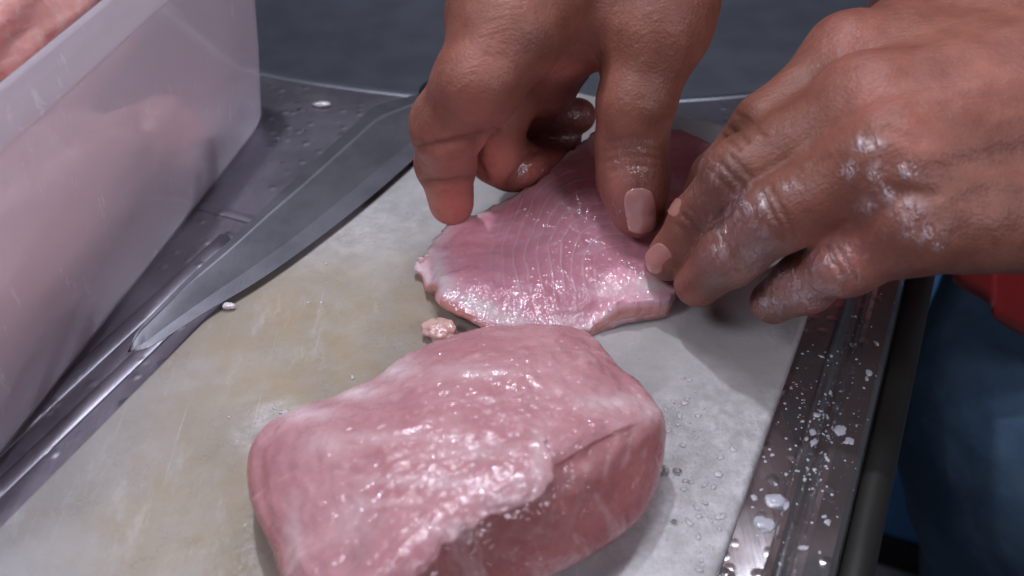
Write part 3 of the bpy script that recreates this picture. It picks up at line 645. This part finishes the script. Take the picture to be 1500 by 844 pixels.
def J(x, y, z): return PC(x, y, z)
def chain(js, k=0.005):
    return [(J(*a[:3]), J(*b[:3]), a[3]*.01, b[3]*.01, k) for a, b in zip(js[:-1], js[1:])]
q = M('nail_dark'); q.p(Base_Color=(0.48, 0.225, 0.19), Roughness=0.25, Coat_Weight=0.5, Coat_Roughness=0.1); nail_dark = q.m
def nail(parent, T, o, h, px, py, ax, ay, L, Wd, near, lift=0.0003):
    """curved plate laid on the finger end: centre and long axis as seen in the photo, found by walking along the sight lines onto the skin"""
    nu, nv = 21, 15; pts = []; uv = []; al = math.hypot(ax, ay); ax, ay = ax/al, ay/al
    for i in range(nu):
        for j in range(nv):
            u = -1+2*i/(nu-1); v = -1+2*j/(nv-1)
            uu = u*math.sqrt(max(0, 1-v*v*0.44)); vv = v*math.sqrt(max(0, 1-u*u*0.36))
            x = px+ax*uu*L/2-ay*vv*Wd/2; y = py+ay*uu*L/2+ax*vv*Wd/2
            d = FW*FPX+RT*(x-750)-UP*(y-422); pts.append(d/np.linalg.norm(d)); uv.append((u, v))
    D = np.array(pts); t = np.full(len(D), near)
    for _ in range(160): t = t+np.clip(sample(T, o, h, CAM+D*t[:, None]), -0.002, 0.002)*0.7
    p = CAM+D*t[:, None]; e = 0.0008
    g = np.stack([sample(T, o, h, p+e*np.eye(3)[k])-sample(T, o, h, p-e*np.eye(3)[k]) for k in range(3)], 1)
    g = g/(np.linalg.norm(g, axis=1, keepdims=True)+1e-9)
    uv = np.array(uv); r = np.maximum(np.abs(uv[:, 0]), np.abs(uv[:, 1]))
    V = np.concatenate([p+g*np.where(r > 0.97, -0.0002, lift*(1-0.4*r**4))[:, None], p-g*0.0008]); F = []; n = nu*nv
    for i in range(nu-1):
        for j in range(nv-1):
            a = i*nv+j; F.append((a, a+1, a+nv+1, a+nv)); F.append((n+a, n+a+nv, n+a+nv+1, n+a+1))
    bd = [i*nv for i in range(nu)]+[(nu-1)*nv+j for j in range(1, nv)]+[i*nv+nv-1 for i in range(nu-2, -1, -1)]+[j for j in range(nv-2, 0, -1)]
    for a, b in zip(bd, bd[1:]+bd[:1]): F.append((a, b, n+b, n+a))
    return mesh_obj('fingernail', V, F, nail_m if parent['label'].endswith('slice') else nail_dark, parent)

HR = 0.0010
# ---- the hand from the right, fingers pointing left
wr_ = J(1640, 140, 8.6); fa = wr_+np.array([0.10, 0.02, 0.03])
iM, mM, rM, pM = (1252, 88, 8.6, 1.42), (1278, 150, 8.8, 1.42), (1305, 232, 8.3, 1.38), (1350, 325, 6.9, 1.28)
palm = [(J(*iM[:3]), wr_, .0150, .0240, .012), (J(*mM[:3]), wr_, .0150, .0240, .012), (J(*rM[:3]), wr_, .0150, .0240, .012), (J(*pM[:3]), J(1600, 290, 6.6), .0150, .0230, .012),
        (J(1400, 210, 6.8), J(1560, 220, 6.6), .0235, .0250, .012), (J(1370, 150, 6.9), J(1540, 110, 7.4), .0200, .0270, .012), (J(1380, 300, 5.4), J(1540, 300, 5.2), .0170, .0225, .012), (wr_, fa, .0275, .030, .012), (J(1330, 62, 8.6), J(1620, 30, 9.6), .0165, .025, .012)]
LG = [(palm, None, 0, 0, 1),
      (chain([iM, (1125, 185, 7.2, 1.06), (1052, 262, 4.6, .88), (1012, 318, 2.9, .74)]), J(1225, 100, 8.4), .0012, .012, .022),
      (chain([mM, (1090, 250, 6.6, 1.08), (1022, 325, 4.0, .93), (978, 378, 2.3, .80)]), J(1240, 160, 8.6), .0010, .012, .020),
      (chain([rM, (1145, 314, 6.2, 1.10), (1072, 372, 4.0, .98), (1022, 416, 2.1, .80)]), J(1275, 240, 8.0), .0010, .012, .020),
      (chain([pM, (1240, 382, 5.2, 1.00), (1178, 414, 3.4, .92), (1132, 442, 2.1, .76)]), J(1325, 335, 6.6), .0010, .011, .018),
      (chain([(1440, 130, 5.4, 1.9), (1290, 200, 4.6, 1.3), (1150, 280, 3.6, 1.1), (1050, 345, 2.6, .9)]), J(1400, 160, 5.4), .001, .010, .03)]
V, F, TG, o_, h_ = body(LG, HR, it=2)
Nn = normals(V, F); crd = np.zeros(len(V))
V += Nn*(fnoise(V, 45, 3)*0.0006)[:, None]
for ln, w, d in (([(1190, 240), (1215, 230)], 4, .0004), ([(1075, 165), (1110, 185)], 3.5, .0006), ([(1083, 178), (1118, 198)], 3.5, .0006), ([(1068, 188), (1095, 208)], 3.5, .0006), ([(1060, 200), (1082, 220)], 3.5, .0006),
                 ([(1055, 240), (1090, 275)], 4, .0007), ([(1068, 228), (1102, 262)], 4, .0006), ([(1042, 252), (1075, 285)], 4, .0006), ([(1000, 315), (1030, 345)], 4, .0007), ([(990, 328), (1018, 356)], 4, .0005), ([(1010, 305), (1040, 335)], 4, .0006),
                 ([(1115, 280), (1150, 350)], 4, .0006), ([(1128, 276), (1165, 344)], 4, .0005), ([(1050, 335), (1085, 400)], 4, .0006), ([(1062, 332), (1096, 395)], 4, .0005),
                 ([(1225, 360), (1255, 410)], 4, .0005), ([(1212, 362), (1240, 415)], 4, .0005), ([(1160, 400), (1190, 440)], 4, .0005)):
    crd = np.maximum(crd, crease(V, Nn, ln, w, d))
for ln, w, d in (([(1330, 150), (1420, 128), (1500, 112)], 16, -.0006), ([(1350, 232), (1430, 210), (1500, 196)], 16, -.0006), ([(1310, 95), (1400, 60), (1490, 40)], 16, -.0005), ([(1385, 292), (1420, 272), (1455, 262), (1500, 272)], 10, -.0005), ([(1400, 170), (1440, 190), (1500, 165)], 9, -.0004), ([(1300, 190), (1345, 205)], 12, .0010), ([(1320, 285), (1370, 285)], 12, .0009)):
    crease(V, Nn, ln, w, d)
for k in range(14):                                                              # slanting folds behind the small finger's knuckle
    x0 = 1300+k*9; crease(V, Nn, [(x0, 268+k*2), (x0+42, 338+k*2)], 2.6, .00028)
V -= 0
dark = blobs2d(V, [(1085, 185, 26, .75), (1075, 255, 30, .8), (1015, 330, 28, .7), (1040, 290, 35, .6), (1050, 400, 40, .45), (1110, 310, 28, .35), (1020, 255, 40, .45), (1150, 430, 45, .25), (1395, 275, 60, .25, 20), (1040, 330, 70, .45, 90), (1090, 370, 70, .4), (1130, 230, 60, .25), (1140, 430, 60, .35)]); dark = np.maximum(dark, crd*0.8)  # knuckle skin, plus shading of fingers and folds put into the colour
tone = blobs2d(V, [(1245, 60, 45, .3), (1285, 130, 50, .35), (1340, 190, 50, .3), (1200, 430, 60, .35), (1225, 385, 50, .35), (1010, 440, 20, .3), (1440, 90, 100, .15)])
froth = blobs2d(V, [(1268, 212, 24, 1, 12), (1245, 250, 12, 1), (1285, 258, 14, .9, 18), (1300, 285, 14, 1), (1330, 250, 16, .9), (1270, 298, 16, .7), (1085, 300, 22, 1), (1112, 292, 20, .8), (1060, 330, 22, .8), (1050, 370, 22, .55), (1100, 345, 30, .5), (1045, 250, 28, .4), (1020, 280, 25, .3),
                    (1150, 405, 34, .9, 24), (1200, 385, 30, .9, 18), (1240, 372, 26, .6, 16), (1180, 430, 34, .9, 18), (1130, 445, 28, .9, 20), (1240, 405, 30, .5, 14), (1345, 340, 34, .7, 18), (1372, 362, 10, 1, 8), (1330, 310, 30, .5, 26), (1160, 275, 18, .6, 10)])
wet = np.maximum(blobs2d(V, [(1080, 360, 90, .6, 80), (1170, 420, 90, .7, 50)]), froth)
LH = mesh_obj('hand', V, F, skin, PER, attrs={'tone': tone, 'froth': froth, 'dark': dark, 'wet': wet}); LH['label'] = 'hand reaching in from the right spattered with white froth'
nail(LH, TG, o_, h_, 963, 379, -45, 50, 46, 40, 0.30)
nail(LH, TG, o_, h_, 990, 304, -30, 50, 30, 20, 0.30)

# ---- the hand from above, thumb on top of the slice and fingers under it
w2 = J(880, -170, 12.5); fb = w2+np.array([0.03, 0.10, 0.02])
palm = [(J(752, 42, 9.6), w2, .0165, .0240, .012), (J(965, 40, 9.0), J(930, -150, 11.6), .0165, .0200, .012), (J(800, 20, 9.0), J(935, 20, 9.0), .0140, .0150, .012), (J(800, 60, 8.0), w2, .015, .024, .012),
        (J(790, 100, 6.6), J(870, -90, 10.0), .0125, .022, .012), (J(800, 125, 5.6), J(880, -60, 9.0), .011, .020, .012), (J(720, 20, 9.8), J(790, -130, 12), .0150, .022, .012), (J(860, 0, 9.2), J(870, -120, 11), .020, .024, .012), (J(980, -20, 10), J(940, -150, 11.8), .0165, .021, .012), (w2, fb, .0275, .030, .012)]
RG = [(palm, None, 0, 0, 1),
      (chain([(965, 40, 9.0, 1.60), (932, 150, 6.9, 1.28), (925, 215, 5.3, 1.20), (928, 262, 4.2, 1.20), (934, 308, 3.1, .98)]), J(950, 70, 8.4), .0015, .010, .025),
      (chain([(752, 42, 9.6, 1.65), (700, 120, 8.4, 1.40), (657, 182, 6.6, 1.22), (653, 240, 4.1, 1.02), (661, 298, 1.9, .86)]), J(735, 70, 9.2), .0010, .010, .024),
      (chain([(790, 70, 7.2, 1.3), (724, 190, 4.4, 1.00), (728, 226, 3.4, 1.02), (752, 243, 2.8, .92), (808, 243, 2.5, .80)]), J(780, 80, 7.2), .0008, .008, .016),
      (chain([(795, 100, 6.4, 1.2), (752, 172, 3.6, .90), (775, 200, 2.6, .82), (826, 204, 2.4, .74)]), J(790, 100, 6.6), .0008, .008, .014),
      (chain([(800, 122, 5.6, 1.05), (776, 158, 4.0, .86), (802, 168, 3.4, .86), (846, 170, 3.3, .76)]), J(798, 120, 5.6), .0008, .008, .012)]
V, F, TG, o_, h_ = body(RG, HR, it=2)
Nn = normals(V, F); crd = np.zeros(len(V)); V += Nn*(fnoise(V, 45, 3, 8.0)*0.0005)[:, None]
for ln, w, d in (([(608, 218), (650, 212), (692, 203), (725, 192)], 6, .0015), ([(618, 267), (655, 268), (695, 260)], 5, .0011), ([(742, 275), (757, 254), (782, 222)], 5, .0016), ([(700, 200), (698, 235), (712, 262)], 6, .0010),
                 ([(885, 222), (925, 214), (965, 220)], 4, .0005), ([(885, 236), (925, 229), (965, 232)], 4, .0005), ([(890, 210), (925, 203), (960, 207)], 4, .0004), ([(895, 250), (925, 243), (962, 245)], 4, .0004)):
    crd = np.maximum(crd, crease(V, Nn, ln, w, d))
tone = blobs2d(V, [(655, 300, 42, 1, 42), (650, 235, 45, .5), (795, 246, 36, 1, 26), (725, 235, 38, .8), (700, 160, 60, .25), (830, 175, 50, .6, 30), (830, 105, 40, .4, 14), (700, 95, 60, .2), (900, 290, 25, .25, 60)])
dark = blobs2d(V, [(800, 150, 50, .55, 42), (825, 175, 45, .6, 36), (935, 220, 32, .55, 26), (945, 265, 20, .4, 30), (960, 150, 25, .3, 60), (945, 110, 40, .2)])  # thumb knuckle skin; shade on curled fingers and thumb side painted in
dark = np.maximum(dark, crd*0.35)  # shade in the pressed folds added to the skin colour
froth = blobs2d(V, [(930, 212, 20, .35, 10), (945, 210, 15, .3, 10), (915, 240, 10, .35, 20)])
wet = np.maximum(blobs2d(V, [(790, 245, 40, 1, 30), (930, 270, 50, .6, 70), (830, 180, 50, .9, 40)]), froth)
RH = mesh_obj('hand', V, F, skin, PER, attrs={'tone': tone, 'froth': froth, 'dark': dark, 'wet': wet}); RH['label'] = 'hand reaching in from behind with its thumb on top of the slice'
nail(RH, TG, o_, h_, 938, 309, 6, 60, 72, 50, 0.30)

# ---- jeans, apron, shirt
q = M('denim')
wv = q.n('ShaderNodeTexWave'); q.set(wv.inputs[0], q.map((1, 1, 1), (0.6, 0.3, 0))); wv.inputs['Scale'].default_value = 350
c = q.mix(q.rng(q.noise(14, 4), .35, .7), (0.05, 0.10, 0.18), (0.09, 0.16, 0.25)); c = q.mix(q.math('MULTIPLY', wv.outputs[1], .25), c, (0.07, 0.11, 0.17))
q.p(Base_Color=c, Roughness=0.9, Normal=q.bump(q.noise(22, 4), .5, .006)); denim = q.m
knee = PD(1552, 660, 0.60); hip = knee+np.array([0.10, 0.20, 0.16]); foot = np.array([knee[0]+0.16, knee[1]+0.04, -0.86])
hip2 = hip+np.array([*(A*0.06+R_*0.17), 0.0]); knee2 = hip2+np.array([-0.06, -0.05, -0.36]); foot2 = np.array([hip2[0], hip2[1], -0.86])
V, F, *_ = body([([(knee, hip, .084, .105, .03), (knee, foot, .078, .06, .03), (hip, hip2, .11, .11, .04), (hip2, knee2, .10, .075, .03), (knee2, foot2, .075, .06, .03)], None, 0, 0, 1)], 0.006, pad=0.02)
Nn = normals(V, F); V += Nn*(fnoise(V, 9, 4)*0.007)[:, None]
mesh_obj('jeans', V, F, denim, PER)
q = M('red_cloth'); q.p(Base_Color=q.mix(q.rng(q.noise(12, 4), .35, .7), (0.40, 0.010, 0.012), (0.30, 0.008, 0.009)), Roughness=0.8, Sheen_Weight=0.2, Normal=q.bump(q.noise(500, 2), .2, .0006)); redm = q.m
hem = [PD(1290, 265, 0.62), PD(1345, 340, 0.55), PD(1392, 395, 0.51), PD(1412, 415, 0.505), PD(1450, 452, 0.505), PD(1500, 494, 0.515), PD(1560, 540, 0.53), PD(1640, 590, 0.56)]
hem3 = cr_open(np.array(hem), 60)
rows = []
for i, s in enumerate(np.linspace(0, 1, 60)):
    up = hem3+np.array([-0.14*R_[0]*s, -0.14*R_[1]*s-0.02*s, 0.50*s]); f = np.arange(60)
    up = up+np.outer(np.sin(f*0.55+s*2)*0.004*(1-0.3*s), np.array([A[1]*-1, A[0], 0])); rows.append(up)
G = np.array(rows); V = G.reshape(-1, 3); F = [(i*60+j, i*60+j+1, (i+1)*60+j+1, (i+1)*60+j) for i in range(59) for j in range(59)]
ap = mesh_obj('apron', V, F, redm, PER); md = ap.modifiers.new('thick', 'SOLIDIFY'); md.thickness = 0.0015
blu = plain('shirt_navy', (0.02, 0.022, 0.03), 0.85)
waist = hip*0.5+hip2*0.5
V, F, *_ = body([([(waist+np.array([.06, 0, .05]), waist+np.array([.02, 0, .48]), .12, .13, .04), (waist+np.array([.04, -.12, .46]), waist+np.array([.0, .14, .46]), .08, .08, .04)], None, 0, 0, 1)], 0.01, pad=0.02)
mesh_obj('shirt', V, F, blu, PER)

# ---- blue crate and brown box on the floor beyond the counter
blue_m = plain('crate_blue', (0.12, 0.38, 0.80), 0.45); blk = plain('crate_base', (0.012, 0.012, 0.014), 0.5)
c0 = P(1268, 772, -0.84); c1 = P(1420, 816, -0.84); e = (c1-c0)[:2]; e = e/np.linalg.norm(e); nrm = np.array([-e[1], e[0]])
CR = tag(empty('blue_crate', [*(c0[:2]+e*0.05+nrm*.1), -0.9]), 'blue plastic crate with black base on the floor beneath the jeans', 'crate')
a = c0[:2]-e*0.12; pol = ccw(np.array([a, a+e*0.40, a+e*0.40+nrm*0.26, a+nrm*0.26]))
V, F = slab(round_poly(pol, .012, 4), -0.845, -0.58, .004, 2); mesh_obj('crate_body', V, F, blue_m, CR)
pol = inset(pol, -0.006)
V, F = slab(round_poly(pol, .012, 4), -0.9, -0.846, .004, 2); mesh_obj('base', V, F, blk, CR)
#@@SPLASH
# ================================================================== wet specks, blobs and drops
q = M('foam'); q.p(Base_Color=(0.50, 0.50, 0.56), Roughness=0.25, Subsurface_Weight=.3, Subsurface_Scale=.002, Coat_Weight=.5, Normal=q.bump(q.noise(300, 3), .4, .001)); foam = q.m
q = M('water'); q.p(Base_Color=(1, 1, 1), Roughness=0.02, IOR=1.33, Transmission_Weight=1.0, Normal=q.bump(q.noise(120, 1), .1, .0005)); water = q.m
def dome(c, r, hgt, nu=8, nv=3):
    Rg = [[(c[0]+r*math.cos(math.pi/2*i/nv)*math.cos(b), c[1]+r*math.cos(math.pi/2*i/nv)*math.sin(b), c[2]-0.0002+hgt*math.sin(math.pi/2*i/nv)) for b in np.linspace(0, 2*math.pi, nu, endpoint=False)] for i in range(nv)]
    return rings_mesh(np.array(Rg), None, np.array([c[0], c[1], c[2]+hgt]))
def many(name, cs, mat):
    Vs, Fs, o = [], [], 0
    for c, r, h in cs:
        V, F = dome(c, r, h); Vs.append(V); Fs += [tuple(i+o for i in f) for f in F]; o += len(V)
    return tag(mesh_obj(name, np.concatenate(Vs), Fs, mat), kind='stuff')
cs = []
for _ in range(380):
    s = rng.normal(0, 1); al = rng.normal(-0.050, 0.020) if rng.random() < .75 else rng.uniform(-0.14, 0.06); of = rng.uniform(0.001, 0.0295)
    if rng.random() < .35: of = rng.normal(0.0165, 0.003)
    p = rail_in+A*al+R_*of; zz = float(np.interp(of, [q_[0] for q_ in RS], [q_[1] for q_ in RS]))
    r = 0.00018+0.0005*rng.random()**3; cs.append(((p[0], p[1], zz), r, r*0.6))
many('foam_specks', cs, foam)
def flakes(name, spots, mat):
    Vs, Fs, o = [], [], 0
    for c, r in spots:
        V, F = lump((0, 0, 0), (r*rng.uniform(.6, 1.4), r*rng.uniform(.6, 1.4), min(r*.25, .00035)), rng.uniform(0, 50), 14, 7, lumpy=.7)
        a = rng.uniform(0, 6.28); V = np.column_stack([V[:, 0]*math.cos(a)-V[:, 1]*math.sin(a), V[:, 0]*math.sin(a)+V[:, 1]*math.cos(a), V[:, 2]])+np.asarray(c)
        Vs.append(V); Fs += [tuple(i+o for i in f) for f in F]; o += len(V)
    return tag(mesh_obj(name, np.concatenate(Vs), Fs, mat), kind='stuff')
sp = []
for cx_, cy_, sx2, sy2, num, rm in ((1010, 640, 22, 40, 70, .0010), (1060, 730, 22, 60, 70, .0012), (985, 600, 12, 12, 20, .0010), (395, 622, 22, 16, 34, .0013), (1030, 800, 25, 30, 30, .0012), (470, 360, 50, 40, 26, .0007), (520, 560, 14, 10, 10, .0009)):
    for _ in range(num):
        x, y = rng.normal(cx_, sx2), rng.normal(cy_, sy2)
        if x > 1180-(y-470)*0.348-14: continue
        sp.append((P(x, y, 0.0001), rm*(0.15+0.8*rng.random()**3)))
flakes('white_residue', sp, plain('residue', (0.60, 0.59, 0.61), 0.35))
sp = []
for _ in range(60):
    of = rng.uniform(.002, .028); al = rng.normal(-.055, .022); p = rail_in+A*al+R_*of
    sp.append(((p[0], p[1], float(np.interp(of, [q_[0] for q_ in RS], [q_[1] for q_ in RS]))), 0.0004+0.0014*rng.random()**3))
flakes('foam_smears', sp, foam)
cs = []
for _ in range(0):
    x, y = rng.uniform(960, 1120), rng.uniform(560, 840)
    if x > 1180-(y-470)*0.348-12: continue
    p = P(x, y, 0); r = 0.0003+0.0006*rng.random()**2; cs.append((p, r, r*0.5))
for _ in range(60):
    p = P(rng.uniform(395, 600), rng.uniform(90, 250), ZC)
    if (np.array(p[:2])-bc)@(np.array(p[:2])-bc) < (br+.006)**2: continue
    r = 0.0004+0.0009*rng.random()**2; cs.append((p, r, r*0.4))
for Vv, nv, num, zmin in ():
    ok = np.where((nv[:, 2] > 0.55) & (Vv[:, 2] > zmin))[0]
    for i in rng.choice(ok, num, replace=False):
        r = 0.00022+0.00045*rng.random()**2; cs.append((Vv[i], r, r*0.7))
many('water_specks', cs, water)
for (x, y, r, lab) in ((1137, 735, .0034, 'larger white wet blob on the steel rim rail near its foreground end'), (1118, 768, .0030, 'white wet blob on the rim rail just below the larger one'), (1240, 650, .0020, 'small white blob on the outer strip of the rim rail')):
    c = P(x, y, zr); V, F = lump((c[0], c[1], zr+0.0012 if x > 1200 else zr), (r, r*.9, r*.22), x*.1, 24, 12, lumpy=.5); tag(mesh_obj('foam_blob', V, F, foam, origin=c), lab, 'blob')
for (x, y, r, lab) in ((970, 690, .0024, 'clear water drop beside the right end of the big chunk'), (992, 691, .0017, 'smaller clear drop just right of the bigger one by the chunk'), (988, 765, .0012, 'tiny lone water drop on the board below the chunk'), (405, 205, .0022, 'clear drop on the steel worktop beside the tub corner'), (880, 468, .0026, 'flat clear drop of juice at the front edge of the slice')):
    c = P(x, y, ZC if x == 405 else 0); V, F = dome(c, r, r*.5, 24, 8); tag(mesh_obj('water_drop', V, F, water, origin=c), lab, 'drop')
for o in bpy.data.objects:
    if '_loc' in o: del o['_loc']
